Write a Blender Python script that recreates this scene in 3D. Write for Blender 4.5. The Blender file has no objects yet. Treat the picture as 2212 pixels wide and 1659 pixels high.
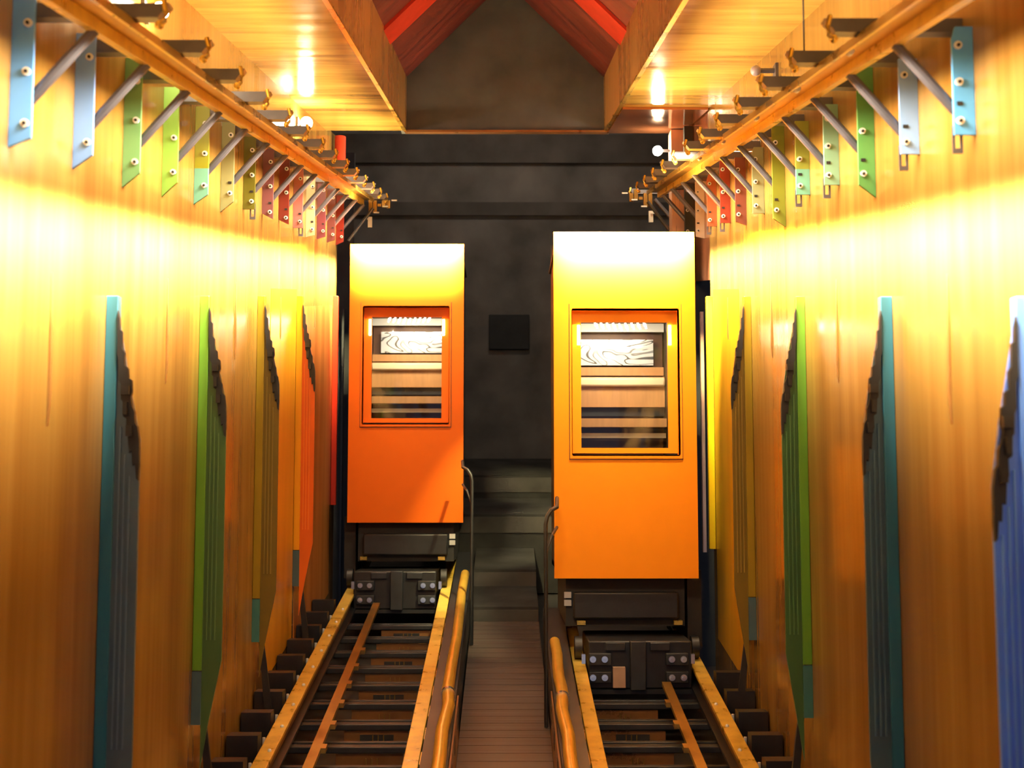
import bpy, math, random
from mathutils import Vector, Matrix

rnd = random.Random(7)
# ------------------------------------------------------------------ frame of reference
# The shaft climbs away from the camera.  Everything is laid out as (X across, D along the shaft,
# h vertical height above the line that runs through the camera parallel to the incline).
PITCH = math.radians(4.95)
SLOPE = math.radians(9.13)
T = math.tan(SLOPE)
KY = 0.98999


def W(x, D, h):
    y = D * KY
    return Vector((x, y, h + T * y))


col = bpy.context.scene.collection
scene = bpy.context.scene

# ------------------------------------------------------------------ helpers


class MB:
    """collects shapes, then links them as ONE mesh object"""

    def __init__(self):
        self.v = []
        self.f = []

    def _add(self, vs, fs):
        b = len(self.v)
        self.v += [Vector(p) for p in vs]
        self.f += [[b + i for i in f] for f in fs]
        return self

    def box(self, x0, x1, D0, D1, h0, h1, shear=True):
        """sheared boxes follow the incline; unsheared ones stand level"""
        if x1 < x0:
            x0, x1 = x1, x0
        vs = []
        for h in (h0, h1):
            for (x, D) in ((x0, D0), (x1, D0), (x1, D1), (x0, D1)):
                p = W(x, D, h)
                if not shear:
                    p.z = h + T * D0 * KY
                vs.append(p)
        return self._add(vs, [(0, 3, 2, 1), (4, 5, 6, 7), (0, 1, 5, 4), (1, 2, 6, 5), (2, 3, 7, 6), (3, 0, 4, 7)])

    def prism(self, poly, D0, D1, shear=False):
        """polygon in (X,h), extruded along the shaft"""
        a = sum(poly[i][0] * poly[(i + 1) % len(poly)][1] - poly[(i + 1) % len(poly)][0] * poly[i][1] for i in range(len(poly)))
        if a < 0:
            poly = poly[::-1]
        n = len(poly)
        vs = [W(x, D0, h) for x, h in poly]
        for x, h in poly:
            p = W(x, D1, h)
            if not shear:
                p.z = h + T * D0 * KY
            vs.append(p)
        fs = [tuple(range(n)), tuple(range(2 * n - 1, n - 1, -1))]
        for i in range(n):
            j = (i + 1) % n
            fs.append((j, i, n + i, n + j))
        return self._add(vs, fs)

    def tube(self, pts, r, n=10, r1=None):
        """round bar through points (X,D,h)"""
        P = [W(*p) for p in pts]
        vs, fs = [], []
        for k, p in enumerate(P):
            d = (P[min(k + 1, len(P) - 1)] - P[max(k - 1, 0)]).normalized()
            u = d.cross(Vector((0, 0, 1)))
            if u.length < 1e-3:
                u = Vector((1, 0, 0))
            u.normalize()
            w = u.cross(d).normalized()
            rr = r if r1 is None else r + (r1 - r) * k / (len(P) - 1)
            for i in range(n):
                a = 2 * math.pi * i / n
                vs.append(p + u * math.cos(a) * rr + w * math.sin(a) * rr)
        for k in range(len(P) - 1):
            for i in range(n):
                j = (i + 1) % n
                fs.append((k * n + i, k * n + j, (k + 1) * n + j, (k + 1) * n + i))
        fs.append(tuple(range(n - 1, -1, -1)))
        fs.append(tuple((len(P) - 1) * n + i for i in range(n)))
        return self._add(vs, fs)

    def bar(self, p0, p1, w, t):
        """square bar between two (X,D,h) points: w across the beam in the X-h plane, t along the shaft"""
        a, b = W(*p0), W(*p1)
        d = (b - a).normalized()
        y = Vector((0, 1, 0))
        s = d.cross(y).normalized()
        y = s.cross(d).normalized()
        vs = []
        for p in (a, b):
            for i, j in ((-1, -1), (1, -1), (1, 1), (-1, 1)):
                vs.append(p + s * (w / 2 * i) + y * (t / 2 * j))
        return self._add(vs, [(0, 1, 2, 3), (7, 6, 5, 4), (0, 4, 5, 1), (1, 5, 6, 2), (2, 6, 7, 3), (3, 7, 4, 0)])

    def disc(self, x, D, h, r, t=0.01, n=14, ring=0.0):
        """short cylinder with its face towards the low end of the shaft"""
        c = W(x, D, h)
        vs = []
        for y in (-t, 0):
            for i in range(n):
                a = 2 * math.pi * i / n
                vs.append(c + Vector((math.cos(a) * r, y, math.sin(a) * r)))
        fs = [tuple(range(n)), tuple(range(2 * n - 1, n - 1, -1))]
        for i in range(n):
            j = (i + 1) % n
            fs.append((j, i, n + i, n + j))
        return self._add(vs, fs)

    def ball(self, x, D, h, r, sy=1.0, n=16, m=10):
        c = W(x, D, h)
        vs = [c + Vector((0, 0, r))]
        for k in range(1, m):
            t = math.pi * k / m
            for i in range(n):
                a = 2 * math.pi * i / n
                vs.append(c + Vector((r * math.sin(t) * math.cos(a), r * sy * math.sin(t) * math.sin(a), r * math.cos(t))))
        vs.append(c - Vector((0, 0, r)))
        fs = [(0, 1 + i, 1 + (i + 1) % n) for i in range(n)]
        for k in range(m - 2):
            for i in range(n):
                j = (i + 1) % n
                fs.append((1 + k * n + i, 1 + (k + 1) * n + i, 1 + (k + 1) * n + j, 1 + k * n + j))
        L = len(vs) - 1
        fs += [(L, 1 + (m - 2) * n + (i + 1) % n, 1 + (m - 2) * n + i) for i in range(n)]
        return self._add(vs, fs)

    def build(self, name, mat, parent=None, bevel=0.0, origin=None):
        off = Vector((0, 0, 0))
        q = parent
        while q is not None:
            off += q.location
            q = q.parent
        loc = Vector((0, 0, 0))
        if parent is None:
            if origin is None:
                lo = min(p.z for p in self.v)
                cx = sum(p.x for p in self.v) / len(self.v)
                cy = sum(p.y for p in self.v) / len(self.v)
                origin = Vector((cx, cy, lo))
            loc = Vector(origin)
        me = bpy.data.meshes.new(name)
        me.from_pydata([p - off - loc for p in self.v], [], self.f)
        me.update()
        for p in me.polygons:
            p.use_smooth = True
        me.set_sharp_from_angle(angle=math.radians(32))
        me.materials.append(mat)
        o = bpy.data.objects.new(name, me)
        o.location = loc
        col.objects.link(o)
        if parent is not None:
            o.parent = parent
        if bevel > 0:
            b = o.modifiers.new('bevel', 'BEVEL')
            b.width = bevel
            b.segments = 2
            b.limit_method = 'ANGLE'
        return o


def tag(o, label=None, cat=None, group=None, kind=None):
    if label:
        o['label'] = label
    if cat:
        o['category'] = cat
    if group:
        o['group'] = group
    if kind:
        o['kind'] = kind
    return o


def thing(name, label, cat, loc, group=None):
    o = bpy.data.objects.new(name, None)
    o.empty_display_size = 0.1
    o.location = W(*loc)
    col.objects.link(o)
    return tag(o, label, cat, group)


ORD = ['nearest', 'second', 'third', 'fourth', 'fifth', 'sixth', 'seventh', 'eighth', 'ninth', 'tenth', 'eleventh', 'twelfth', 'thirteenth', 'fourteenth', 'fifteenth']

# ------------------------------------------------------------------ materials


def srgb(r, g, b):
    f = lambda c: (c / 255 / 12.92) if c / 255 <= 0.04045 else ((c / 255 + 0.055) / 1.055) ** 2.4
    return (f(r), f(g), f(b), 1)


def new_mat(name):
    m = bpy.data.materials.new(name)
    m.use_nodes = True
    nt = m.node_tree
    bs = nt.nodes['Principled BSDF']
    return m, nt, bs


def plain(name, c, rough=0.5, metal=0.0, spec=0.5, coat=0.0, noise=0.12, nscale=6.0, stretch=(1, 1, 1), bump=0.0):
    """one colour with a slight procedural mottling"""
    m, nt, bs = new_mat(name)
    N, L = nt.nodes, nt.links
    tc = N.new('ShaderNodeTexCoord')
    mp = N.new('ShaderNodeMapping')
    mp.inputs['Scale'].default_value = stretch
    nz = N.new('ShaderNodeTexNoise')
    nz.inputs['Scale'].default_value = nscale
    nz.inputs['Detail'].default_value = 4
    L.new(tc.outputs['Object'], mp.inputs['Vector'])
    L.new(mp.outputs['Vector'], nz.inputs['Vector'])
    rp = N.new('ShaderNodeValToRGB')
    k0, k1 = 1 - noise, 1 + noise
    rp.color_ramp.elements[0].position = 0.3
    rp.color_ramp.elements[1].position = 0.7
    rp.color_ramp.elements[0].color = (c[0] * k0, c[1] * k0, c[2] * k0, 1)
    rp.color_ramp.elements[1].color = (min(1, c[0] * k1), min(1, c[1] * k1), min(1, c[2] * k1), 1)
    L.new(nz.outputs['Fac'], rp.inputs['Fac'])
    L.new(rp.outputs['Color'], bs.inputs['Base Color'])
    bs.inputs['Roughness'].default_value = rough
    bs.inputs['Metallic'].default_value = metal
    bs.inputs['Specular IOR Level'].default_value = spec
    bs.inputs['Coat Weight'].default_value = coat
    bs.inputs['Coat Roughness'].default_value = 0.08
    if bump > 0:
        bp = N.new('ShaderNodeBump')
        bp.inputs['Strength'].default_value = bump
        bp.inputs['Distance'].default_value = 0.01
        L.new(nz.outputs['Fac'], bp.inputs['Height'])
        L.new(bp.outputs['Normal'], bs.inputs['Normal'])
    return m


def streaky(name, c0, c1, c2, scale, rough=(0.12, 0.3), metal=0.0, spec=0.5, coat=0.0, big=0.6, bump=0.05):
    """lacquered veneer / brushed sheet: streaks along one axis with broad slow variation"""
    m, nt, bs = new_mat(name)
    N, L = nt.nodes, nt.links
    tc = N.new('ShaderNodeTexCoord')
    mp = N.new('ShaderNodeMapping')
    mp.inputs['Scale'].default_value = scale
    L.new(tc.outputs['Object'], mp.inputs['Vector'])
    n1 = N.new('ShaderNodeTexNoise')
    n1.inputs['Scale'].default_value = 1.0
    n1.inputs['Detail'].default_value = 6
    n1.inputs['Roughness'].default_value = 0.65
    L.new(mp.outputs['Vector'], n1.inputs['Vector'])
    n2 = N.new('ShaderNodeTexNoise')
    n2.inputs['Scale'].default_value = 0.16
    n2.inputs['Detail'].default_value = 2
    L.new(mp.outputs['Vector'], n2.inputs['Vector'])
    mx = N.new('ShaderNodeMix')
    mx.data_type = 'FLOAT'
    mx.inputs[0].default_value = big
    L.new(n1.outputs['Fac'], mx.inputs[2])
    L.new(n2.outputs['Fac'], mx.inputs[3])
    rp = N.new('ShaderNodeValToRGB')
    e = rp.color_ramp.elements
    e[0].position, e[0].color = 0.36, c0
    e[1].position, e[1].color = 0.64, c2
    k = e.new(0.5)
    k.color = c1
    L.new(mx.outputs[0], rp.inputs['Fac'])
    L.new(rp.outputs['Color'], bs.inputs['Base Color'])
    mr = N.new('ShaderNodeMapRange')
    mr.inputs['From Min'].default_value = 0.35
    mr.inputs['From Max'].default_value = 0.65
    mr.inputs['To Min'].default_value = rough[0]
    mr.inputs['To Max'].default_value = rough[1]
    L.new(n1.outputs['Fac'], mr.inputs['Value'])
    L.new(mr.outputs['Result'], bs.inputs['Roughness'])
    bs.inputs['Metallic'].default_value = metal
    bs.inputs['Specular IOR Level'].default_value = spec
    bs.inputs['Coat Weight'].default_value = coat
    bs.inputs['Coat Roughness'].default_value = 0.06
    if bump:
        bp = N.new('ShaderNodeBump')
        bp.inputs['Strength'].default_value = bump
        bp.inputs['Distance'].default_value = 0.01
        L.new(n1.outputs['Fac'], bp.inputs['Height'])
        L.new(bp.outputs['Normal'], bs.inputs['Normal'])
    return m


def emit(name, c, s):
    m, nt, bs = new_mat(name)
    bs.inputs['Base Color'].default_value = (0.9, 0.9, 0.9, 1)
    bs.inputs['Emission Color'].default_value = c
    bs.inputs['Emission Strength'].default_value = s
    return m


M = {}
M['wall'] = streaky('lacquered_veneer', (0.20, 0.094, 0.022, 1), (0.275, 0.146, 0.032, 1), (0.33, 0.195, 0.045, 1), (1, 5.5, 0.22), rough=(0.13, 0.27), spec=0.55, big=0.5)
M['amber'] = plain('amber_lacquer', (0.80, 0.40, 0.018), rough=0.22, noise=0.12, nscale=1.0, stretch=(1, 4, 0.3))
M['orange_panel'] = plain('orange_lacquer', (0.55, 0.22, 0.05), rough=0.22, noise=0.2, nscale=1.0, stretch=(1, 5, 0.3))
M['soffit'] = streaky('soffit_veneer', (0.26, 0.12, 0.035, 1), (0.60, 0.36, 0.075, 1), (0.74, 0.50, 0.11, 1), (0.8, 6.0, 1.0), rough=(0.1, 0.22), spec=0.6, big=0.6, bump=0.12)
M['box_side'] = streaky('box_side_veneer', (0.42, 0.23, 0.085, 1), (0.50, 0.29, 0.105, 1), (0.58, 0.35, 0.13, 1), (1, 2.2, 0.3), rough=(0.2, 0.4), spec=0.5, big=0.65)
M['copper_dark'] = streaky('polished_copper', (0.30, 0.10, 0.045, 1), (0.42, 0.15, 0.06, 1), (0.50, 0.19, 0.07, 1), (1, 8, 1), rough=(0.08, 0.16), metal=0.55, spec=0.6, big=0.4)
M['copper'] = streaky('copper_sheet', (0.20, 0.09, 0.035, 1), (0.30, 0.14, 0.05, 1), (0.40, 0.20, 0.07, 1), (3, 3, 3), rough=(0.25, 0.45), metal=0.4, big=0.5)
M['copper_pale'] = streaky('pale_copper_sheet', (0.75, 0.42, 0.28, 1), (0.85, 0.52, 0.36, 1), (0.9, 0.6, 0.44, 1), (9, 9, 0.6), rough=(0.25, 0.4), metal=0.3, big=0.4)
M['gold'] = streaky('gold_steel', (0.58, 0.35, 0.06, 1), (0.74, 0.48, 0.09, 1), (0.85, 0.60, 0.14, 1), (5, 3, 5), rough=(0.22, 0.42), metal=0.75, spec=0.5, big=0.4, bump=0.15)
M['gold_bright'] = streaky('bright_gold_paint', (0.62, 0.37, 0.05, 1), (0.86, 0.58, 0.10, 1), (0.96, 0.72, 0.17, 1), (5, 6, 5), rough=(0.25, 0.45), metal=0.25, big=0.4, bump=0.15)
M['gold_dark'] = streaky('aged_gold_steel', (0.20, 0.115, 0.03, 1), (0.34, 0.20, 0.05, 1), (0.50, 0.31, 0.08, 1), (5, 3, 5), rough=(0.28, 0.5), metal=0.7, big=0.4, bump=0.1)
M['pipe'] = plain('gold_pipe', (0.95, 0.56, 0.08), rough=0.28, metal=0.5, noise=0.1)
M['red'] = plain('red_paint', (0.72, 0.055, 0.02), rough=0.4, noise=0.1)
M['roof'] = streaky('maroon_roof_boards', (0.075, 0.014, 0.014, 1), (0.12, 0.022, 0.02, 1), (0.17, 0.03, 0.026, 1), (1, 9, 1), rough=(0.4, 0.6), big=0.4)
M['concrete'] = plain('grey_concrete', (0.105, 0.118, 0.135), rough=0.85, noise=0.25, nscale=2.2, spec=0.2)
M['concrete_dark'] = plain('dark_concrete', (0.13, 0.12, 0.11), rough=0.85, noise=0.35, nscale=1.6, spec=0.2)
M['step'] = plain('worn_dark_step', (0.04, 0.038, 0.036), rough=0.85, noise=0.3, nscale=3, spec=0.2)
M['band'] = plain('darker_concrete_band', (0.075, 0.068, 0.062), rough=0.85, noise=0.3, nscale=2.0, spec=0.2)
M['void'] = plain('dark_recess', (0.02, 0.02, 0.02), rough=0.8, noise=0.2)
M['black'] = plain('black_steel', (0.011, 0.011, 0.013), rough=0.45, noise=0.3, nscale=9)
M['black_dull'] = plain('black_dull_steel', (0.012, 0.012, 0.014), rough=0.7, noise=0.3)
M['slate'] = plain('slate_steel', (0.022, 0.024, 0.030), rough=0.5, noise=0.25, nscale=8, metal=0.2)
M['grey_steel'] = plain('grey_purple_steel', (0.10, 0.095, 0.12), rough=0.42, metal=0.35, noise=0.2)
M['chrome'] = plain('bright_steel', (0.85, 0.84, 0.82), rough=0.18, metal=0.9, noise=0.05)
M['zinc'] = plain('zinc_washer', (0.85, 0.86, 0.85), rough=0.4, metal=0.1, noise=0.05)
M['silver'] = plain('silver_grey', (0.5, 0.5, 0.5), rough=0.4, metal=0.3, noise=0.1)
M['tan'] = plain('tan_block', (0.42, 0.27, 0.19), rough=0.6, noise=0.15)
M['floor'] = plain('dark_pit_floor', (0.03, 0.027, 0.026), rough=0.6, noise=0.3, nscale=3)
M['kerb'] = plain('dark_kerb', (0.012, 0.0125, 0.015), rough=0.55, noise=0.3, nscale=5)
M['walkway'] = streaky('walkway_boards', (0.042, 0.030, 0.026, 1), (0.062, 0.043, 0.035, 1), (0.085, 0.058, 0.046, 1), (0.5, 18, 1), rough=(0.45, 0.7), big=0.35, bump=0.3)
M['bulb'] = emit('lit_bulb', (1.0, 0.86, 0.55, 1), 260.0)
M['bulb_small'] = emit('lit_small_bulb', (1.0, 0.9, 0.7, 1), 22.0)
M['lamp_off'] = plain('unlit_lamp_glass', (0.33, 0.27, 0.30), rough=0.35, noise=0.1)
M['slit'] = plain('slit_brown', (0.30, 0.14, 0.035), rough=0.4, noise=0.2)
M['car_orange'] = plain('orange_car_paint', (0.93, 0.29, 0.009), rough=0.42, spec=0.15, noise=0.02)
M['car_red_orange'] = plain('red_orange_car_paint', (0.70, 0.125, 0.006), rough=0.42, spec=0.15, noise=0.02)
M['car_side'] = plain('dark_bronze_side', (0.05, 0.04, 0.032), rough=0.4, noise=0.15)
M['tan_panel'] = plain('tan_panel', (0.55, 0.27, 0.10), rough=0.4, noise=0.08, stretch=(6, 1, 0.5))
M['brown_panel'] = plain('dark_brown_panel', (0.13, 0.045, 0.02), rough=0.45, noise=0.15)
M['cream'] = plain('cream_bar', (0.85, 0.66, 0.42), rough=0.35, noise=0.06)
M['white_bar'] = plain('white_bar', (0.85, 0.82, 0.78), rough=0.35, noise=0.05)


def mirror_band():
    m, nt, bs = new_mat('crumpled_mirror_foil')  # dark swirls paint a warped reflection into the polished panel's colour
    N, L = nt.nodes, nt.links
    tc = N.new('ShaderNodeTexCoord')
    mp = N.new('ShaderNodeMapping')
    mp.inputs['Scale'].default_value = (1.5, 1.5, 3.0)
    L.new(tc.outputs['Object'], mp.inputs['Vector'])
    wv = N.new('ShaderNodeTexNoise')
    wv.inputs['Scale'].default_value = 1.0
    wv.inputs['Detail'].default_value = 1.0
    wv.inputs['Distortion'].default_value = 2.6
    L.new(mp.outputs['Vector'], wv.inputs['Vector'])
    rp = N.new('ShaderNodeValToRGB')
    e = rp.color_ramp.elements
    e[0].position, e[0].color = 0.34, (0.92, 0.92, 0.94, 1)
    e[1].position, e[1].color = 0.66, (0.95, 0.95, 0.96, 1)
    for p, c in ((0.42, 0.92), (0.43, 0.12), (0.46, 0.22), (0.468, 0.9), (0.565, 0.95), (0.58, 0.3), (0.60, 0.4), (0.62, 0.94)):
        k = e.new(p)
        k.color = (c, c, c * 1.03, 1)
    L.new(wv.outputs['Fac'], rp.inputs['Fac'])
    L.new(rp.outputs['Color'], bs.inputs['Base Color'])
    bp = N.new('ShaderNodeBump')
    bp.inputs['Strength'].default_value = 0.25
    bp.inputs['Distance'].default_value = 0.02
    L.new(wv.outputs['Fac'], bp.inputs['Height'])
    L.new(bp.outputs['Normal'], bs.inputs['Normal'])
    bs.inputs['Roughness'].default_value = 0.15
    bs.inputs['Metallic'].default_value = 0.3
    return m


M['foil'] = mirror_band()


def glass_mat():
    m, nt, bs = new_mat('window_glass')
    N, L = nt.nodes, nt.links
    out = N['Material Output']
    tr = N.new('ShaderNodeBsdfTransparent')
    tr.inputs['Color'].default_value = (0.94, 0.95, 0.94, 1)
    gl = N.new('ShaderNodeBsdfGlossy')
    gl.inputs['Roughness'].default_value = 0.03
    fr = N.new('ShaderNodeFresnel')
    fr.inputs['IOR'].default_value = 1.45
    mx = N.new('ShaderNodeMixShader')
    L.new(fr.outputs['Fac'], mx.inputs['Fac'])
    L.new(tr.outputs['BSDF'], mx.inputs[1])
    L.new(gl.outputs['BSDF'], mx.inputs[2])
    L.new(mx.outputs['Shader'], out.inputs['Surface'])
    return m


M['glass'] = glass_mat()

_paint = {}


def paint(rgb, rough=0.42):
    k = (rgb, rough)
    if k not in _paint:
        _paint[k] = plain('painted_steel_%02x%02x%02x' % rgb, srgb(*rgb)[:3], rough=rough, noise=0.10, nscale=5, stretch=(1, 1, 0.4))
    return _paint[k]


# ------------------------------------------------------------------ setting
WX = 1.885
WALL_END = {-1: 13.45, 1: 11.04}
for s, nm in ((-1, 'left'), (1, 'right')):
    w = MB().box(s * WX, s * (WX + 0.07), 0.6, WALL_END[s], -3.62, 1.80).build('wall_' + nm, M['wall'])
    tag(w, kind='structure')
    # the last panels are painted amber and orange
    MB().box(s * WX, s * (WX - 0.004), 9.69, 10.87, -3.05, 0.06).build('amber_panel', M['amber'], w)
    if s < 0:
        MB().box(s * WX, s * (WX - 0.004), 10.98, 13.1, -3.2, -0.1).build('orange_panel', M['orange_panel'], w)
    # narrow open slits in the panel joints, half way between the coloured posts
    Ds = (5.0, 6.72, 8.42, 10.1, 11.9) if s < 0 else (5.1, 6.82, 8.5, 10.15)
    for i, D in enumerate(Ds):
        L_ = 0.62 - 0.05 * i
        poly = [(s * (WX - 0.001), 0.10), (s * (WX - 0.006), -0.08), (s * (WX - 0.011), -0.10 - L_ * 0.5), (s * (WX - 0.004), 0.10 - L_), (s * (WX - 0.001), 0.08 - L_)]
        MB().prism(poly, D, D + 0.02).build('joint_slit', M['slit'], w)

tag(MB().box(-3.3, 3.3, 0.6, 19, -3.72, -3.62).build('floor', M['floor']), kind='structure')

# boxed soffits either side of the pitched roof
for s, nm in ((-1, 1), (1, 2)):
    Dend = 12.54
    b = MB().box(s * 1.055, s * 1.955, 0.6, Dend, 1.76, 2.33).build('trim_%d' % nm, M['soffit'])
    tag(b, kind='structure')
    MB().box(s * 1.043, s * 1.056, 0.6, Dend, 1.765, 2.34).build('fascia', M['box_side'], b)
    MB().box(s * 1.040, s * 1.075, 0.6, Dend + 0.005, 1.752, 1.768).build('edge_strip', M['gold'], b)
    if s > 0:
        MB().box(1.08, 1.87, 10.92, Dend, 1.735, 1.758).build('copper_panel', M['copper_dark'], b)
    # shaft wall continuing above the veneer behind the soffit
# pitched roof
for s, nm in ((-1, 'left'), (1, 'right')):
    o = MB().prism([(s * 1.05, 2.335), (0, 3.385), (0, 3.47), (s * 1.11, 2.36)], 0.6, 12.54, shear=True).build('ceiling_' + nm, M['roof'])
    tag(o, kind='structure')
    for j, (D0, D1) in enumerate(((10.15, 10.72), (8.55, 8.8))):
        r = MB().prism([(s * 1.045, 2.30), (0, 3.345), (0, 3.384), (s * 1.045, 2.339)], D0, D1, shear=True).build('roof_rafter', M['red'])
        tag(r, 'bright red rafter crossing the %s slope of the maroon roof, %s the grey gable' % (nm, ('nearest to', 'further from')[j]), 'rafter', 'red roof rafters')
g = MB().prism([(-1.1, 1.76), (1.1, 1.76), (1.1, 2.33), (0, 3.44), (-1.1, 2.33)], 12.54, 12.66).build('wall_gable', M['concrete'])
tag(g, kind='structure')
MB().box(-1.06, 1.1, 12.50, 12.68, 1.742, 1.765).build('edge_strip', M['copper'], g)

tag(MB().box(1.885, 1.96, 11.04, 12.2, 0.15, 1.76).build('trim_6', M['copper_dark']), kind='structure')
# chamber beyond
tag(MB().box(-3.2, 3.2, 18.0, 18.15, -3.7, 4.2).build('wall_back', M['concrete_dark']), kind='structure')
tag(MB().box(-3.3, -3.2, 12.6, 18.1, -3.7, 4.2).build('wall_far_left', M['concrete_dark']), kind='structure')
tag(MB().box(3.2, 3.3, 11.6, 18.1, -3.7, 4.2).build('wall_far_right', M['concrete_dark']), kind='structure')
tag(MB().box(-3.3, 3.3, 12.7, 18.15, 4.2, 4.3).build('ceiling_far', M['concrete_dark']), kind='structure')
for i, (h0, h1, d) in enumerate(((2.02, 2.46, 17.88), (1.22, 1.42, 17.9), (-3.12, -2.9, 17.6))):
    tag(MB().box(-3.15, 3.15, d, 18.0, h0, h1).build('trim_%d' % (3 + i), M['band']), kind='structure')
h = MB().box(-0.24, 0.36, 17.93, 18.0, -0.80, -0.28)  # near-black panel standing proud, painted as the shade of a recess
tag(h.build('wall_hatch', M['void'], bevel=0.01), 'square dark hatch recessed in the back wall between the cars', 'hatch')

# ------------------------------------------------------------------ guide rails under the bracket arms
for s, nm, D1 in ((-1, 'left', 13.35), (1, 'right', 12.35)):
    r = thing('guide_rail', 'long gold steel rail slung under the bracket arms along the %s wall' % nm, 'rail', (s * 1.54, 2.0, 1.03), 'overhead guide rails')
    MB().prism([(s * 1.475, 1.082), (s * 1.60, 1.082), (s * 1.60, 1.10), (s * 1.475, 1.10)], 2.0, D1, shear=True).build('web', M['gold_dark'], r)
    MB().prism([(s * 1.575, 1.03), (s * 1.612, 1.03), (s * 1.612, 1.10), (s * 1.575, 1.082)], 2.0, D1, shear=True).build('outer_flange', M['gold_bright'], r)
    MB().prism([(s * 1.462, 1.062), (s * 1.478, 1.062), (s * 1.478, 1.10), (s * 1.462, 1.10)], 2.0, D1, shear=True).build('inner_lip', M['gold'], r)
    if s > 0:
        for D in (5.15, 6.1, 7.1, 8.2, 9.2):
            MB().disc(s * 1.50, D, 1.072, 0.016, 0.03).build('rail_bolt', M['zinc'], r)

# ------------------------------------------------------------------ coloured brackets
CL = [('sky blue', (100, 165, 250)), ('light blue', (122, 168, 250)), ('sage green', (128, 190, 130)), ('lime green', (150, 205, 90)),
      ('olive yellow', (170, 175, 45)), ('pale khaki', (170, 175, 125)), ('dark olive', (112, 112, 30)), ('mauve brown', (140, 84, 92)),
      ('brick red', (132, 44, 36)), ('salmon pink', (205, 130, 130)), ('cream', (235, 215, 170)), ('dusty mauve', (152, 76, 92)),
      ('dull plum', (132, 70, 76)), ('rust red', (165, 45, 34))]
CR = [('teal blue', (92, 172, 245)), ('powder blue', (142, 182, 250)), ('leaf green', (104, 178, 100)), ('pale mint', (150, 200, 175)),
      ('olive yellow', (160, 170, 70)), ('deep olive', (142, 152, 46)), ('pale khaki', (172, 178, 135)), ('chocolate brown', (142, 76, 62)),
      ('brick red', (164, 60, 44)), ('burnt orange', (196, 100, 62)), ('cream white', (235, 222, 205)), ('pale pink', (225, 180, 180)), ('dusty rose', (170, 84, 88))]
# lower edge heights (inner corner, wall corner), slotted tab, two-tone lower end
SL = {0: (0.605, 0.57, 0, 0), 1: (0.62, 0.56, 0, 0), 2: (0.61, 0.54, 0, 0), 3: (0.63, 0.55, 0, 0), 4: (0.62, 0.56, 0, 1), 5: (0.63, 0.56, 0, 0),
      6: (0.63, 0.63, 1, 0), 7: (0.60, 0.645, 0, 0), 8: (0.60, 0.64, 0, 0), 9: (0.61, 0.61, 1, 0), 10: (0.58, 0.56, 0, 0), 11: (0.60, 0.575, 0, 0), 12: (0.60, 0.57, 0, 0), 13: (0.61, 0.57, 0, 0)}
SR = {0: (0.655, 0.655, 1, 0), 1: (0.655, 0.655, 1, 0), 2: (0.575, 0.51, 0, 0), 3: (0.635, 0.635, 1, 0), 4: (0.635, 0.635, 1, 1), 5: (0.53, 0.47, 0, 0),
      6: (0.61, 0.61, 0, 0), 7: (0.59, 0.56, 0, 0), 8: (0.62, 0.62, 1, 0), 9: (0.63, 0.63, 1, 0), 10: (0.57, 0.55, 0, 0), 11: (0.60, 0.58, 0, 0), 12: (0.60, 0.58, 0, 0)}


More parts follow.
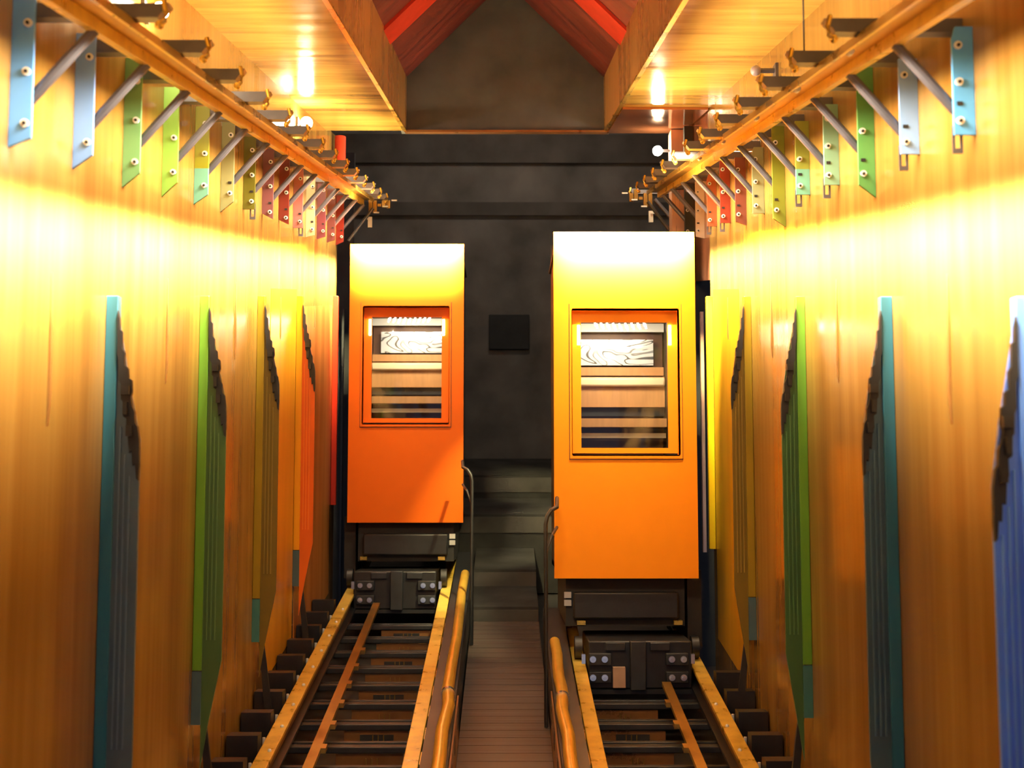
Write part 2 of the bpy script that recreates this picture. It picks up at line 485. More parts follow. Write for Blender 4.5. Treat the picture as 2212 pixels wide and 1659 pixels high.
def bracket(s, i, D, cname, rgb, spec, n):
    side = 'left' if s < 0 else 'right'
    hi, hw, tab, two = spec
    if rgb[2] < 200:
        rgb = tuple(int(c * 0.86) for c in rgb)
    where = ORD[i] + (' to the viewer' if i == 0 else ' from the near end') + ' on the %s wall' % side
    if i == n - 1:
        where = 'furthest away on the %s wall' % side
    b = thing('wall_bracket', '%s bolted bracket, %s' % (cname, where), 'bracket', (s * 1.84, D, hw - 0.02), 'coloured brackets on the %s wall' % side)
    mat = paint(rgb)
    top = 1.165 if s < 0 else 1.10
    if i % 3 == 2:
        top += 0.09 * (1 if s > 0 else 0.3)
    xi, xo = s * 1.80, s * 1.884
    if two:
        mid = hi + 0.16
        pl = MB().prism([(xi, mid), (xo, mid), (xo, top), (xi, top)], D, D + 0.016).build('plate', mat, b)
        MB().prism([(xi, hi), (xo, hw), (xo, mid), (xi, mid)], D, D + 0.016).build('plate_end', paint((110, 175, 160)), b)
    else:
        poly = [(xi, hi), (xo, hw), (xo, top), (xi, top)]
        if s > 0 and i % 3 == 0:
            poly = [(xi, hi), (xo, hw), (xo, top), (s * 1.815, top), (xi, top - 0.05)]
        pl = MB().prism(poly, D, D + 0.016).build('plate', mat, b)
    hs = [hi + 0.055, hi + 0.055 + (top - hi) * 0.36, hi + 0.055 + (top - hi) * 0.70]
    if i % 4 == 1:
        hs = hs[::2]
    for hb in hs:
        MB().disc(s * 1.822, D - 0.001, hb, 0.0165, 0.008).build('bolt', M['zinc'], pl)
        MB().disc(s * 1.822, D - 0.009, hb, 0.007, 0.007).build('nut', M['slate'], pl)
    if s > 0 or i > 4:
        MB().box(s * 1.812, s * 1.835, D - 0.004, D, hi + 0.12, hi + 0.135, shear=False).build('slot', M['slate'], pl)
    if tab:
        x0, x1 = s * 1.797, s * 1.838
        tb = MB()
        tb.box(x0, s * 1.807, D + 0.018, D + 0.026, hi - 0.075, hi + 0.04, shear=False)
        tb.box(s * 1.828, x1, D + 0.018, D + 0.026, hi - 0.075, hi + 0.04, shear=False)
        tb.box(s * 1.807, s * 1.828, D + 0.018, D + 0.026, hi - 0.075, hi - 0.055, shear=False)
        tb.build('slotted_tab', M['grey_steel'], b)
    # arm out over the rail, cut on the slant at its free end
    MB().prism([(s * 1.883, 1.10), (s * 1.36, 1.10), (s * 1.315, 1.158), (s * 1.883, 1.158)], D + 0.10, D + 0.16).build('arm', M['grey_steel'], b)
    MB().tube([(s * 1.86, D + 0.045, 0.715), (s * 1.585, D + 0.045, 1.035)], 0.021, 10).build('strut', M['grey_steel'], b)
    hk = MB().tube([(s * 1.335, D + 0.09, 1.165), (s * 1.322, D + 0.085, 1.12), (s * 1.327, D + 0.085, 1.085), (s * 1.345, D + 0.085, 1.065)], 0.011, 8)
    hk.ball(s * 1.347, D + 0.085, 1.066, 0.018, n=10, m=6)
    hk.build('hook', M['gold'], b)


for i, (c, rgb) in enumerate(CL):
    bracket(-1, i, 4.52 + 0.68 * i, c, rgb, SL[i], len(CL))
for i, (c, rgb) in enumerate(CR):
    bracket(1, i, 4.75 + 0.655 * i, c, rgb, SR[i], len(CR))

# loose gear where the rails end
for s, nm, D in ((-1, 'left', 13.5), (1, 'right', 12.5)):
    r = thing('rail_end_clamp', 'small rusty clamp and clips hanging past the far end of the %s overhead rail' % nm, 'clamp', (s * 1.5, D, 0.85), 'clamps at the rail ends')
    b = MB()
    for k in range(5):
        b.box(s * (1.30 + 0.05 * k), s * (1.34 + 0.05 * k), D, D + 0.06, 1.0 + 0.03 * (k % 3) - 0.05 * k * 0.4, 1.05 + 0.04 * ((k + 1) % 3))
    b.build('clamp_body', M['gold_dark'], r)
    MB().box(s * 1.50, s * 1.545, D - 0.02, D + 0.02, 0.78, 0.90).build('white_tag', M['zinc'], r)
    for k in range(4):
        MB().box(s * (1.22 + 0.10 * k), s * (1.28 + 0.10 * k), D - 0.03, D, 1.08 - 0.07 * k, 1.095 - 0.07 * k).build('clip', M['zinc'], r)
    MB().tube([(s * 1.75, D - 0.1, 0.62), (s * 1.48, D - 0.1, 0.99)], 0.018, 8).build('strut', M['slate'], r)

# ------------------------------------------------------------------ coloured wall posts
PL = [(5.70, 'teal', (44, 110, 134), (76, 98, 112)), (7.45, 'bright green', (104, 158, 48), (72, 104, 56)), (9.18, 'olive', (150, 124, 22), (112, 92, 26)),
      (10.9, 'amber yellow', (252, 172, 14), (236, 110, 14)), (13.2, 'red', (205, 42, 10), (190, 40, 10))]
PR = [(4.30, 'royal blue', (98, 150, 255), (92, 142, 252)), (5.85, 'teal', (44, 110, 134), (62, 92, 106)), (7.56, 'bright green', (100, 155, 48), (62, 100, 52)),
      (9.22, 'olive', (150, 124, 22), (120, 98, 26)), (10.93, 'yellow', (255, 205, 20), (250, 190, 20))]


def post(s, i, D, cname, c1, c2, n):
    side = 'left' if s < 0 else 'right'
    lab = '%s wall post with a jagged-topped fin, %s on the %s wall' % (cname, ORD[i] if i else 'nearest the viewer', side)
    p = thing('wall_post', lab, 'post', (s * WX, D, -3.1), 'coloured posts on the %s wall' % side)
    x0, x1, x2 = s * (WX - 0.001), s * 1.828, s * (1.712 if s < 0 else 1.728)
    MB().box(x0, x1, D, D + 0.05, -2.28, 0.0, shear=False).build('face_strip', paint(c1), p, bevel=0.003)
    if i == n - 1:
        return
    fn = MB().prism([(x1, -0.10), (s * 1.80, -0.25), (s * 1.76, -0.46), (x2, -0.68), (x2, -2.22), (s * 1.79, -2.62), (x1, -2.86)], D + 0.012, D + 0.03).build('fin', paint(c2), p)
    rb = MB()
    for k, xr in enumerate((1.806, 1.782, 1.757)):
        rb.box(s * xr, s * (xr - 0.007), D + 0.004, D + 0.012, -2.1, (-0.62, -0.75, -0.85)[k], shear=False)
    rb.build('rib', paint(tuple(min(255, int(c * 1.12 + 14)) for c in c2)), fn)
    # black fittings along the cut edge of the fin
    pts = [(1.827, -0.07), (1.818, -0.11), (1.816, -0.16), (1.806, -0.17), (1.804, -0.25), (1.792, -0.27), (1.793, -0.33), (1.776, -0.345), (1.774, -0.39), (1.760, -0.40),
           (1.757, -0.455), (1.764, -0.48), (1.757, -0.52), (1.744, -0.55), (1.742, -0.60), (1.730, -0.62), (1.722, -0.68), (1.720, -0.80), (1.723, -0.87), (1.731, -0.86), (1.737, -0.79), (1.748, -0.80), (1.752, -0.73),
           (1.764, -0.74), (1.770, -0.66), (1.779, -0.64), (1.778, -0.58), (1.792, -0.57), (1.796, -0.50), (1.803, -0.49), (1.806, -0.42), (1.814, -0.40), (1.816, -0.31), (1.824, -0.28)]
    if s < 0:
        pts = [(a - (1.828 - a) * 0.12, b) for a, b in pts]
    q = MB().prism([(s * a, b) for a, b in pts], D - 0.01, D + 0.012)
    q.build('black_fitting', M['black_dull'], p)
    for xa, xb, h0, h1 in ((1.758, 1.796, -0.465, -0.425), (1.765, 1.785, -0.56, -0.50), (1.742, 1.768, -0.66, -0.61)):
        MB().box(s * xa, s * xb, D - 0.03, D - 0.01, h0, h1, shear=False).build('clamp', M['black'], p)
    # foot and diagonal brace
    MB().box(x0, x1, D, D + 0.04, -2.60, -2.285, shear=False).build('foot_strip', paint((62, 120, 118) if i % 2 == 0 else (72, 100, 112)), p)
    MB().prism([(s * 1.85, -2.50), (s * 1.815, -2.52), (s * 1.735, -3.10), (s * 1.79, -3.10)], D + 0.045, D + 0.07).build('brace', M['black_dull'], p)


for i, a in enumerate(PL):
    post(-1, i, *a, len(PL))
for i, a in enumerate(PR):
    post(1, i, *a, len(PR))

# ------------------------------------------------------------------ wall lamps


def wall_lamp(s, D, h, label, r=0.045, lit=True, xb=1.795):
    t = thing('wall_lamp', label, 'lamp', (s * WX, D, h - 0.05), 'globe lamps on short arms')
    MB().box(s * WX, s * (WX - 0.02), D - 0.045, D + 0.045, h - 0.05, h + 0.05, shear=False).build('base', M['grey_steel'], t)
    MB().tube([(s * (WX - 0.01), D, h), (s * xb, D, h)], 0.018, 10).build('arm', M['grey_steel'], t)
    MB().ball(s * xb, D, h, r).build('bulb' if lit else 'globe', M['bulb'] if lit else M['lamp_off'], t)


wall_lamp(-1, 6.15, 1.50, 'lit globe lamp on the left wall, cut by the top edge of the photo')
wall_lamp(-1, 10.75, 1.58, 'lit globe lamp on the left wall high above the left car', r=0.055)
wall_lamp(1, 8.2, 1.58, 'unlit grey globe lamp on the right wall above the overhead rail', r=0.037, lit=False, xb=1.737)

w_ = MB().tube([(1.40, 5.53, 1.158), (1.402, 5.53, 1.77)], 0.004, 6)
tag(w_.build('hanging_cable', M['slate']), 'thin dark cable dropping from the right soffit to a bracket arm', 'cable')
# columns at the far ends of the soffits
c = MB().tube([(-1.80, 13.0, 1.40), (-1.80, 13.0, 1.755)], 0.06, 18)
tag(c.build('column', M['red'], origin=W(-1.80, 13.0, 1.40)), 'round bright red stub column hanging under the far end of the left soffit', 'column')
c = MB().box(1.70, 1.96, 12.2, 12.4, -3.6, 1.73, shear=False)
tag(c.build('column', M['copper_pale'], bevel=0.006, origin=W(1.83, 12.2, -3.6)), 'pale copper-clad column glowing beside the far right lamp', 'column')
t = thing('wall_lamp', 'lit globe lamp on the edge of the pale copper column at the far right', 'lamp', (1.70, 12.28, 1.47), 'globe lamps on short arms')
MB().tube([(1.70, 12.28, 1.515), (1.575, 12.28, 1.515)], 0.015, 10).build('arm', M['grey_steel'], t)
MB().ball(1.572, 12.28, 1.515, 0.05).build('bulb', M['bulb'], t)

# ------------------------------------------------------------------ lift cars


def car(s, X0, D, paint_m, label):
    def x(a):
        return X0 + a if s > 0 else X0 + 1.2 - a            # a measured from the side next to the walkway
    t = thing('lift_car', label, 'lift car', (X0 + 0.6, D, -3.38), 'inclined lift cars')
    HT, HB = 0.553, -2.372
    # front panel with a real window opening
    wx0, wx1, wh0, wh1 = 0.155, 1.055, -1.345, -0.115
    f = MB()
    f.box(x(0), x(wx0), D, D + 0.06, HB, HT, shear=False)
    f.box(x(wx1), x(1.2), D, D + 0.06, HB, HT, shear=False)
    f.box(x(wx0), x(wx1), D, D + 0.06, HB, wh0, shear=False)
    f.box(x(wx0), x(wx1), D, D + 0.06, wh1, HT, shear=False)
    f.build('front_panel', paint_m, t)
    # deep reveal narrowing towards the glass
    gx0, gx1, gh0, gh1 = 0.235, 0.975, -1.30, -0.225
    dz = 0.14
    fr = MB()
    fr.box(x(wx0), x(gx0), D + 0.10, D + dz, wh0, wh1, shear=False)
    fr.box(x(gx1), x(wx1), D + 0.10, D + dz, wh0, wh1, shear=False)
    fr.box(x(gx0), x(gx1), D + 0.10, D + dz, wh0, gh0, shear=False)
    fr.box(x(gx0), x(gx1), D + 0.10, D + dz, gh1, wh1, shear=False)
    fr.box(x(wx0 - 0.01), x(wx0), D + 0.0, D + dz, wh0, wh1, shear=False)
    fr.box(x(wx1), x(wx1 + 0.01), D + 0.0, D + dz, wh0, wh1, shear=False)
    fr.box(x(wx0), x(wx1), D + 0.0, D + dz, wh1, wh1 + 0.01, shear=False)
    fr.box(x(wx0), x(wx1), D + 0.0, D + dz, wh0 - 0.01, wh0, shear=False)
    # raised bead round the opening
    e = 0.016
    wf = fr.build('window_frame', paint_m, t)
    bd = MB()
    bd.box(x(wx0 - 0.022), x(wx0 - 0.006), D - 0.014, D, wh0 - 0.03, wh1 + 0.05, shear=False)
    bd.box(x(wx1 + 0.006), x(wx1 + 0.022), D - 0.014, D, wh0 - 0.03, wh1 + 0.05, shear=False)
    bd.box(x(wx0 - 0.006), x(wx1 + 0.006), D - 0.014, D, wh0 - 0.03, wh0 - 0.014, shear=False)
    bd.build('bead', paint_m, wf)
    gs = MB()
    gs.box(x(wx0 - 0.028), x(wx0 - 0.022), D - 0.003, D, wh0 - 0.036, wh1 + 0.05, shear=False)
    gs.box(x(wx1 + 0.022), x(wx1 + 0.028), D - 0.003, D, wh0 - 0.036, wh1 + 0.05, shear=False)
    gs.box(x(wx0 - 0.028), x(wx1 + 0.028), D - 0.003, D, wh0 - 0.042, wh0 - 0.036, shear=False)
    gs.build('gasket', M['brown_panel'], wf)
    MB().box(x(gx0), x(gx1), D + 0.125, D + 0.131, gh0, gh1, shear=False).build('window_pane', M['glass'], t)
    # two lit strips either side at the top of the reveal
    for a in (gx0 - 0.03, gx1 + 0.008):
        MB().box(x(a), x(a + 0.022), D + 0.085, D + 0.10, -0.42, -0.25, shear=False).build('marker_light', M['bulb_small'], t)
    # body shell behind, slightly narrower
    b = MB()
    L = 1.9
    b.box(x(0.05), x(0.09), D + 0.06, D + L, HB, HT - 0.03, shear=False)
    b.box(x(1.11), x(1.15), D + 0.06, D + L, HB, HT - 0.03, shear=False)
    b.box(x(0.05), x(1.15), D + L, D + L + 0.04, HB, HT - 0.03, shear=False)
    b.build('body_shell', M['car_side'], t)
    MB().box(x(0.03), x(1.17), D + 0.06, D + L + 0.04, HT - 0.03, HT - 0.003, shear=False).build('roof', M['car_side'], t)
    MB().box(x(0.05), x(1.15), D + 0.06, D + L, HB, HB + 0.05, shear=False).build('cabin_floor', M['brown_panel'], t)
    # inside, seen through the window
    Di = D + 1.30

    def hh(v):       # height of a row seen v px below the eye line, at depth of the seat back
        return -v * (Di * 255 / 2600) / 255 * 1.0

    def band(nm, v0, v1, m, dd=0.0, th=0.05, xa=0.10, xb=1.10):
        return MB().box(x(xa), x(xb), Di + dd, Di + dd + th, -v1, -v0, shear=False).build(nm, m, t)
    band('rear_panel', 0.0, 2.2, M['brown_panel'], 0.10, 0.04)
    band('ceiling_strip', 0.265, 0.345, M['white_bar'], -0.02)
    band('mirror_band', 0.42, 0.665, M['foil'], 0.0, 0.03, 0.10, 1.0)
    band('shelf', 0.685, 0.765, M['tan_panel'], 0.02)
    band('backrest', 0.775, 1.06, M['tan_panel'], -0.04, 0.10)
    MB().box(x(0.10), x(1.10), Di - 0.09, Di + 0.06, -0.86, -0.775, shear=False).build('headrest', M['cream'], t, bevel=0.02)
    band('seat_gap', 1.06, 1.15, M['void'], 0.0)
    band('seat', 1.155, 1.235, M['tan_panel'], -0.16, 0.2)
    band('rail_bar', 1.30, 1.345, M['cream'], -0.10, 0.03)
    # cluster of small lit bulbs under the ceiling
    cl = MB().box(x(0.36), x(0.84), D + 0.42, D + 0.50, -0.222, -0.21, shear=False).build('light_bar', M['white_bar'], t)
    for k in range(9):
        for j in range(2):
            xx = 0.385 + 0.054 * k + 0.018 * j
            dpt = 0.44 + 0.04 * j
            hb = -0.247 - 0.02 * (4 - abs(k - 4)) / 4 - 0.022 * j
            MB().tube([(x(xx - 0.006), D + dpt, hb + 0.022), (x(xx + 0.004), D + dpt, hb - 0.022)], 0.0085, 8).build('bulb', M['bulb_small'], cl)
    # under-car
    u = MB()
    u.box(x(0.10), x(1.10), D + 0.14, D + 1.7, -2.80, HB, shear=False)
    u.build('underframe', M['black_dull'], t)
    MB().box(x(0.16), x(1.04), D + 0.06, D + 0.14, -2.72, -2.50, shear=False).build('equipment_box', M['black'], t, bevel=0.015)
    for hr in (-2.56, -2.625):
        MB().box(x(0.085), x(0.145), D + 0.11, D + 0.14, hr, hr + 0.05, shear=False).build('reflector', M['silver'], t)
    for a in (0.19, 1.00):
        MB().box(x(a), x(a + 0.07), D + 0.06, D + 0.14, -2.77, -2.735, shear=False).build('orange_marker', M['gold'], t)
    # bogie
    Db = D - 0.28
    bg = MB()
    bg.box(x(0.262), x(1.10), Db + 0.05, Db + 0.8, -3.20, -2.82, shear=False)
    bo = bg.build('bogie', M['black'], t, bevel=0.012)
    for a in (0.265, 0.885):
        MB().box(x(a), x(a + 0.18), Db, Db + 0.05, -3.14, -3.05, shear=False).build('bogie_plate', M['slate'], bo, bevel=0.006)
        MB().box(x(a), x(a + 0.18), Db, Db + 0.05, -3.00, -2.905, shear=False).build('bogie_plate', M['slate'], bo, bevel=0.006)
    for a in (0.40, 0.76):
        MB().box(x(a), x(a + 0.16), Db + 0.02, Db + 0.05, -2.89, -2.825, shear=False).build('cover_plate', M['slate'], bo, bevel=0.006)
    MB().box(x(0.595), x(0.72), Db - 0.03, Db + 0.06, -3.19, -2.80, shear=False).build('buffer_post', M['slate'], bo, bevel=0.008)
    for a in (0.295, 0.39, 0.93, 1.025):
        for hb in (-2.95, -3.095):
            MB().disc(x(a), Db - 0.001, hb, 0.026, 0.012, 16).disc(x(a), Db - 0.012, hb, 0.014, 0.014, 6).build('bolt', M['chrome'], bo)
    MB().box(x(0.27), x(1.09), Db + 0.03, Db + 0.1, -3.235, -3.20, shear=False).build('bogie_lip', M['black'], bo)
    for a in (0.205, 1.085):
        MB().box(x(a), x(a + 0.03), Db - 0.005, Db + 0.05, -2.985, -2.91, shear=False).build('side_clip', M['chrome'], bo)
    if s > 0:
        MB().box(x(0.455), x(0.555), Db - 0.02, Db + 0.04, -3.17, -3.01, shear=False).build('brake_block', M['tan'], bo)
        # wheel guard either side between bogie and wall
    for a in (0.198, 1.168):
        MB().tube([(x(a) - 0.03, Db + 0.35, -2.955), (x(a) + 0.03, Db + 0.35, -2.955)], 0.093, 20).build('wheel', M['black'], bo)
    MB().box(x(1.14), x(1.26), D + 0.25, D + 1.6, -3.0, -2.36, shear=False).build('side_skirt', M['black_dull'], t)
    return t


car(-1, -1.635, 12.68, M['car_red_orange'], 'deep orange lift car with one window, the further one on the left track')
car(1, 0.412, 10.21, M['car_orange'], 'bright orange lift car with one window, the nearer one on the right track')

# dark guide bars in the gap between each car and wall end
for s, D, nm in ((-1, 13.9, 'left'), (1, 11.6, 'right')):
    xx = s * (1.868 if s < 0 else 1.895)
    hw_ = 0.012 if s < 0 else 0.016
    o = MB().box(xx - hw_, xx + hw_, D, D + 0.05, -3.6 if s < 0 else -2.45, -0.15, shear=False)
    o = o.build('guide_bar', M['copper_pale'] if s > 0 else M['slate'], origin=W(xx, D, -3.6 if s < 0 else -2.45))
    tag(o, 'thin upright %s bar in the dark gap beside the %s car' % ('pale copper' if s > 0 else 'grey', nm), 'bar')
    p = MB().box(s * 1.80, s * 3.3, D + 0.35, D + 0.42, -3.9, 1.73, shear=False)  # near-black sheet added to darken the gap and block outside light
    tag(p.build('wall_gap_' + nm, M['void']), kind='structure')

# ------------------------------------------------------------------ tracks
RAILH = -3.05
for s, nm, Dc in ((-1, 'left', 12.68), (1, 'right', 10.21)):
    Dr = Dc + 1.4
    for key, xc, lab in (('outer', 1.58, 'gold running rail nearest the wall'), ('inner', 0.61, 'gold running rail nearest the walkway')):
        r = thing('running_rail', '%s on the %s track' % (lab, nm), 'rail', (s * xc, 5.5, RAILH - 0.17), 'gold running rails')
        MB().prism([(s * (xc - 0.052), RAILH), (s * (xc + 0.052), RAILH), (s * (xc + 0.052), RAILH - 0.03), (s * (xc - 0.052), RAILH - 0.03)], 5.5, Dr, shear=True).build('rail_head', M['gold_bright'], r, bevel=0.004)
        MB().box(s * (xc - 0.012), s * (xc + 0.012), 5.5, Dr, RAILH - 0.14, RAILH - 0.03).build('rail_web', M['copper'], r)
        MB().box(s * (xc - 0.07), s * (xc + 0.07), 5.5, Dr, RAILH - 0.16, RAILH - 0.14).build('rail_foot', M['black'], r)
        if key == 'outer':
            MB().box(s * (xc + 0.055), s * (xc + 0.078), 5.5, Dr, RAILH - 0.075, RAILH - 0.05).build('side_flange', M['copper'], r)
        for D in [5.8 + 0.45 * k for k in range(int((Dc - 6.2) / 0.45))]:
            xs = xc + (0.02 if key == 'outer' else -0.066)
            if key == 'outer':
                MB().ball(s * (xc - 0.02), D + 0.2, RAILH + 0.004, 0.014, n=8, m=5).build('rail_bolt', M['zinc'], r)
                MB().tube([(s * (xc + 0.067), D, RAILH - 0.05), (s * (xc + 0.067), D, RAILH + 0.0)], 0.011, 8).build('rail_clip', M['zinc'], r)
            else:
                b = MB().box(s * 0.515, s * 0.556, D, D + 0.22, RAILH - 0.045, RAILH - 0.012)
                b.box(s * 0.50, s * 0.53, D + 0.05, D + 0.10, RAILH - 0.03, RAILH + 0.005)
                b.build('rail_clip', M['gold'], r)
    r = thing('cable_rail', 'thin copper cable rail lying low between the sleepers of the %s track' % nm, 'rail', (s * 1.27, 5.5, -3.22), 'copper cable rails')
    MB().box(s * 1.245, s * 1.315, 5.5, Dc - 0.4, -3.12, -3.09).build('strip', M['gold_dark'], r)
    b = MB()
    for k in range(12):
        D = 5.7 + 0.45 * k
        if D < Dc - 0.6:
            b.box(s * 1.21, s * 1.245, D, D + 0.08, -3.12, -3.085)
    b.build('lug', M['gold_dark'], r)
    # gold conduit pipe beside the walkway
    pp = thing('conduit_pipe', 'gold conduit pipe with a ring joint running beside the %s edge of the walkway' % nm, 'pipe', (s * 0.41, 6.0, -2.96), 'gold conduit pipes')
    Dm = 9.0 if s < 0 else 8.9
    up = [(s * 0.415, Dc + 0.1, -2.92)] + [(s * (0.415 + 0.006 * math.sin(k * 1.7)), Dc - (Dc - Dm) * k / 5, -2.92 + 0.006 * math.cos(k)) for k in range(1, 6)]
    dn = [(s * 0.412, Dm - 0.01, -2.92), (s * 0.398, Dm - 0.25, -2.92), (s * 0.418, Dm - 0.75, -2.92), (s * 0.41, 7.8, -2.93), (s * 0.41, 7.0, -2.92), (s * 0.41, 6.0, -2.92)]
    MB().tube(up, 0.044, 16).build('upper_length', M['pipe'], pp)
    MB().tube(dn, 0.044, 16).build('lower_length', M['pipe'], pp)
    MB().tube([(s * 0.413, Dm - 0.02, -2.92), (s * 0.413, Dm + 0.02, -2.92)], 0.053, 16).build('joint_ring', M['chrome'], pp)
    # dark kerb carrying the pipe
    k = MB().box(s * 0.36, s * 0.535, 5.5, Dr, -3.6, -2.972)
    tag(k.build('track_kerb', M['kerb'], origin=W(s * 0.45, 5.5, -3.6)), 'dark concrete kerb under the gold pipe on the %s side of the walkway' % nm, 'kerb', 'track kerbs')
    # sleepers
    ds = [6.1 + 0.45 * j for j in range(40) if 6.1 + 0.45 * j < Dc - 0.5]
    for i, D in enumerate(ds):
        lab = 'black steel sleeper across the %s track, %s' % (nm, ('%s counted up from the lower end' % ORD[i]) if i < 15 else 'next to the car')
        o = thing('track_sleeper', lab, 'sleeper', (s * 1.1, D, -3.44), 'sleepers of the %s track' % nm)
        MB().box(s * 0.55, s * 1.68, D, D + 0.10, -3.27, -3.225, shear=False).build('crossbar', M['slate'], o, bevel=0.006)
        MB().box(s * 0.55, s * 1.62, D + 0.19, D + 0.25, -3.30, -3.262, shear=False).build('lower_bar', M['slate'], o, bevel=0.006)
        MB().box(s * 1.66, s * 1.87, D, D + 0.13, -3.50, -2.985, shear=False).build('end_block', M['black'], o)
        hb = MB().box(s * 0.72, s * 1.20, D + 0.02, D + 0.03, -3.41, -3.28, shear=False)
        pl = hb.build('riser_plate', M['copper'], o)
        sl = MB()
        if i % 2:
            sl.box(s * 0.83, s * 1.08, D + 0.008, D + 0.02, -3.39, -3.305, shear=False)
            sl.build('vent', M['black_dull'], pl)
        tk = MB()
        for a in (0.90, 0.94, 0.98):
            tk.box(s * a, s * (a + 0.007), D + 0.002, D + 0.0085, -3.39, -3.305, shear=False)
        tk.build('tick', M['gold_dark'], pl)

# ------------------------------------------------------------------ walkway, kerb plates, stair, hand hoops
w = thing('walkway', 'sloping brown boarded walkway between the two tracks', 'walkway', (0, 5.5, -3.62))
b = MB()
n = 46
for k in range(n):
    D = 5.5 + (12.6 - 5.5) * k / n
    b.box(-0.345, 0.345, D, D + (12.6 - 5.5) / n - 0.008, -3.40, -3.36)
b.build('deck', M['walkway'], w)
MB().box(-0.33, 0.33, 5.5, 12.6, -3.6, -3.42).build('bearer', M['black_dull'], w)
for s, nm, D1 in ((-1, 'left', 9.3), (1, 'right', 9.4)):
    p = thing('side_plate', 'copper side plate along the %s edge of the walkway' % nm, 'plate', (s * 0.352, 5.5, -3.36), 'copper side plates')
    MB().box(s * 0.347, s * 0.358, 5.5, D1, -3.36, -3.03).build('sheet', M['copper'], p)
    b = MB()
    for k in range(5):
        b.box(s * 0.3445, s * 0.347, D1 - 0.25 - 0.5 * k, D1 - 0.18 - 0.5 * k, -3.2, -3.08)
    b.build('slot', M['void'], p)

st = thing('stair', 'dark concrete steps rising beyond the walkway towards the back wall', 'stair', (0, 12.7, -3.6))
for k, (D, D2, hw_, h0) in enumerate(((12.7, 13.6, 0.345, -3.24), (13.6, 14.75, 0.345, -3.06), (14.75, 15.9, 0.9, -2.66), (15.9, 17.5, 0.9, -2.36))):
    sp = MB().box(-hw_, hw_, D, D2, -3.6, h0).build('step', M['step'], st)
    MB().box(-hw_, hw_, D - 0.012, D, h0 - 0.22, h0 - 0.03).build('riser', M['band'], sp)

for s, nm, D in ((-1, 'left', 11.75), (1, 'right', 9.55)):
    xx = s * 0.318
    pts = [(xx, D, -3.352), (xx, D, -1.80), (xx + s * 0.012, D + 0.01, -1.74), (xx + s * 0.045, D + 0.03, -1.695), (xx + s * 0.09, D + 0.08, -1.68), (xx + s * 0.11, D + 0.5, -1.68)]
    o = MB().tube(pts, 0.017, 12)
    o.tube([(xx, D, -2.02), (xx + s * 0.05, D + 0.05, -1.90), (xx + s * 0.10, D + 0.3, -1.88)], 0.012, 10)
    tag(o.build('hand_hoop', M['black'], origin=W(xx, D, -3.36)), 'thin black bent hand hoop standing on the walkway beside the %s car' % nm, 'handrail', 'hand hoops by the cars')

# ------------------------------------------------------------------ light


def area(name, loc, target, sx, sy, power, color, spread=180, along=None):
    ld = bpy.data.lights.new(name, 'AREA')
    ld.shape = 'RECTANGLE'
    ld.size, ld.size_y = sx, sy
    ld.energy = power
    ld.color = color
    ld.spread = math.radians(spread)
    o = bpy.data.objects.new(name, ld)
    a, b = W(*loc), W(*target)
    z = (a - b).normalized()
    xax = Vector(along) if along else Vector((1, 0, 0))
    xax.normalize()
    z = (z - xax * z.dot(xax)).normalized()
    yax = z.cross(xax)
    m = Matrix((xax, yax, z)).transposed().to_4x4()
    m.translation = a
    o.matrix_world = m
    col.objects.link(o)
    return o


WARM = (1.0, 0.84, 0.56)
UP = (0, 1, T)
for s, D0, D1 in ((-1, 1.4, 13.3), (1, 1.4, 10.95)):
    L_ = (D1 - D0)
    Dm = (D0 + D1) / 2
    # added light strips without fixtures under the guide rail, brightening the wall
    area('wall_washer', (s * 1.50, Dm, 0.985), (s * WX, Dm, 0.24), L_, 0.04, 235 * L_ / 10, (1.0, 0.95, 0.82), 17, UP)
    area('wall_washer_low', (s * 1.50, Dm, 0.98), (s * WX, Dm, 0.04), L_, 0.04, 215 * L_ / 10, WARM, 25, UP)
    area('wall_washer_soft', (s * 1.46, Dm, 0.98), (s * WX, Dm, 0.66), L_, 0.04, 120 * L_ / 10, WARM, 78, UP)
    area('soffit_uplight', (s * 1.20, Dm, 1.26), (s * 1.72, Dm, 1.72), L_, 0.05, 66 * L_ / 10, WARM, 115, UP)  # added strip with no fixture, brightens the soffit and upper wall
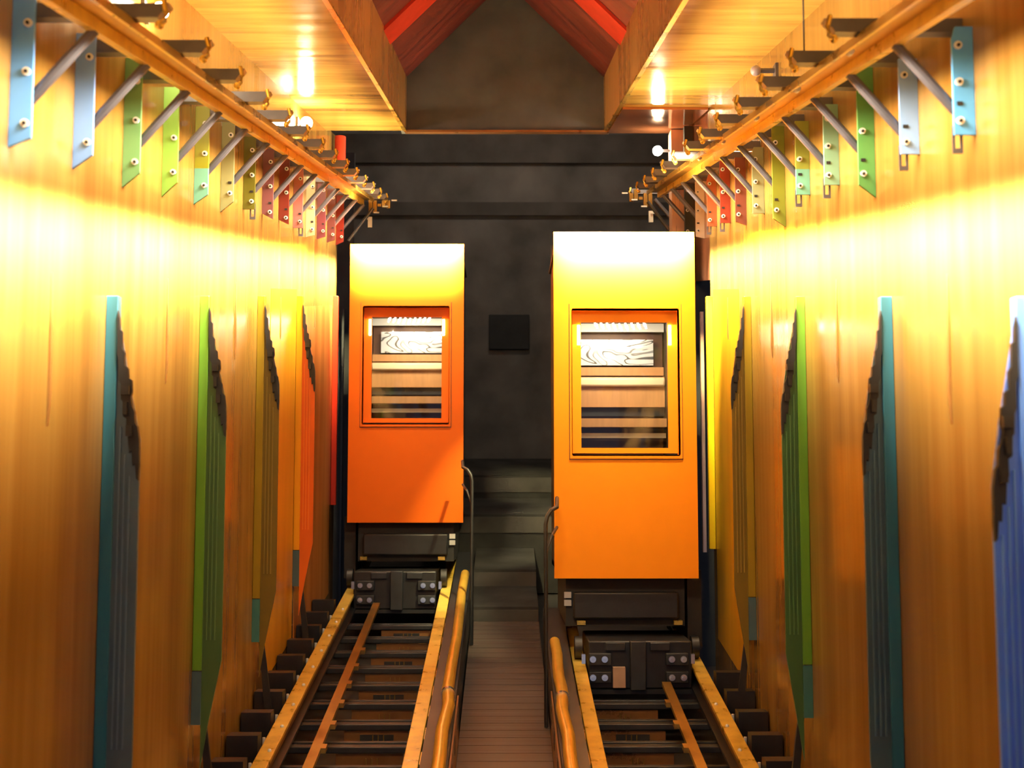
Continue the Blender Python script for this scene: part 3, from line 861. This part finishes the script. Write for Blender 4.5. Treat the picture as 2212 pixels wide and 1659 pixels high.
for X, D, k in ((-1.035, 12.68, 0.85), (1.012, 10.21, 1.0)):
    area('car_front_washer', (X, D - 0.26, 0.88), (X, D, 0.52), 1.1, 0.05, 800 * k, (1.0, 0.86, 0.42), 46)  # added light with no fixture, bleaches the top of the car front
    area('car_top_lamp', (X, D - 0.35, 0.72), (X * 1.35, D - 0.5, 1.4), 0.9, 0.06, 22, (1.0, 0.82, 0.40), 150)  # unseen light added to brighten the rail ends, not mounted on the car
    area('car_front_soft', (X, D - 1.0, 1.2), (X, D, 0.0), 1.0, 0.1, 42 * k * k, WARM, 80)  # added broad fill down the car front, no fixture
area('overhead_lamp', (0, 5.2, 2.05), (0, 9.6, -1.8), 1.0, 0.4, 26, (1.0, 0.80, 0.5), 90)  # unseen fill added overhead to lift the cars and tracks


def point(name, loc, power, color, r=0.05):
    ld = bpy.data.lights.new(name, 'POINT')
    ld.energy = power
    ld.color = color
    ld.shadow_soft_size = r
    o = bpy.data.objects.new(name, ld)
    o.location = W(*loc)
    col.objects.link(o)


point('roof_lamp', (0, 7.6, 2.75), 16, (1.0, 0.6, 0.4), 0.05)  # unseen light added to bring out the red rafters
point('chamber_lamp', (0, 15.0, 3.0), 110, (1.0, 0.82, 0.62), 0.2)  # unseen light added to brighten the chamber beyond
for X, D in ((-1.035, 12.68), (1.012, 10.21)):
    area('cabin_lamp', (X, D + 0.62, -0.19), (X, D + 1.0, -1.2), 0.7, 0.25, 20, (1.0, 0.85, 0.6), 170)

wd = bpy.data.worlds.new('world')
scene.world = wd
wd.use_nodes = True
bg = wd.node_tree.nodes['Background']
bg.inputs['Color'].default_value = (0.62, 0.70, 1.0, 1)
bg.inputs['Strength'].default_value = 0.34

# ------------------------------------------------------------------ camera
cd = bpy.data.cameras.new('camera')
cd.sensor_width = 36
cd.lens = 2600 / 2212 * 36
cd.clip_start = 0.05
cd.dof.use_dof = True
cd.dof.focus_distance = 9.5
cd.dof.aperture_fstop = 2.0
cam = bpy.data.objects.new('camera', cd)
yaw = math.atan(15 / 2600)
cam.rotation_euler = (math.pi / 2 + PITCH, 0, -yaw)
cam.location = (0, 0, 0)
col.objects.link(cam)
scene.camera = cam

vs = scene.view_settings
vs.view_transform = 'Standard'
vs.look = 'None'
vs.exposure = 0.0
vs.gamma = 1.0
vs.use_curve_mapping = False
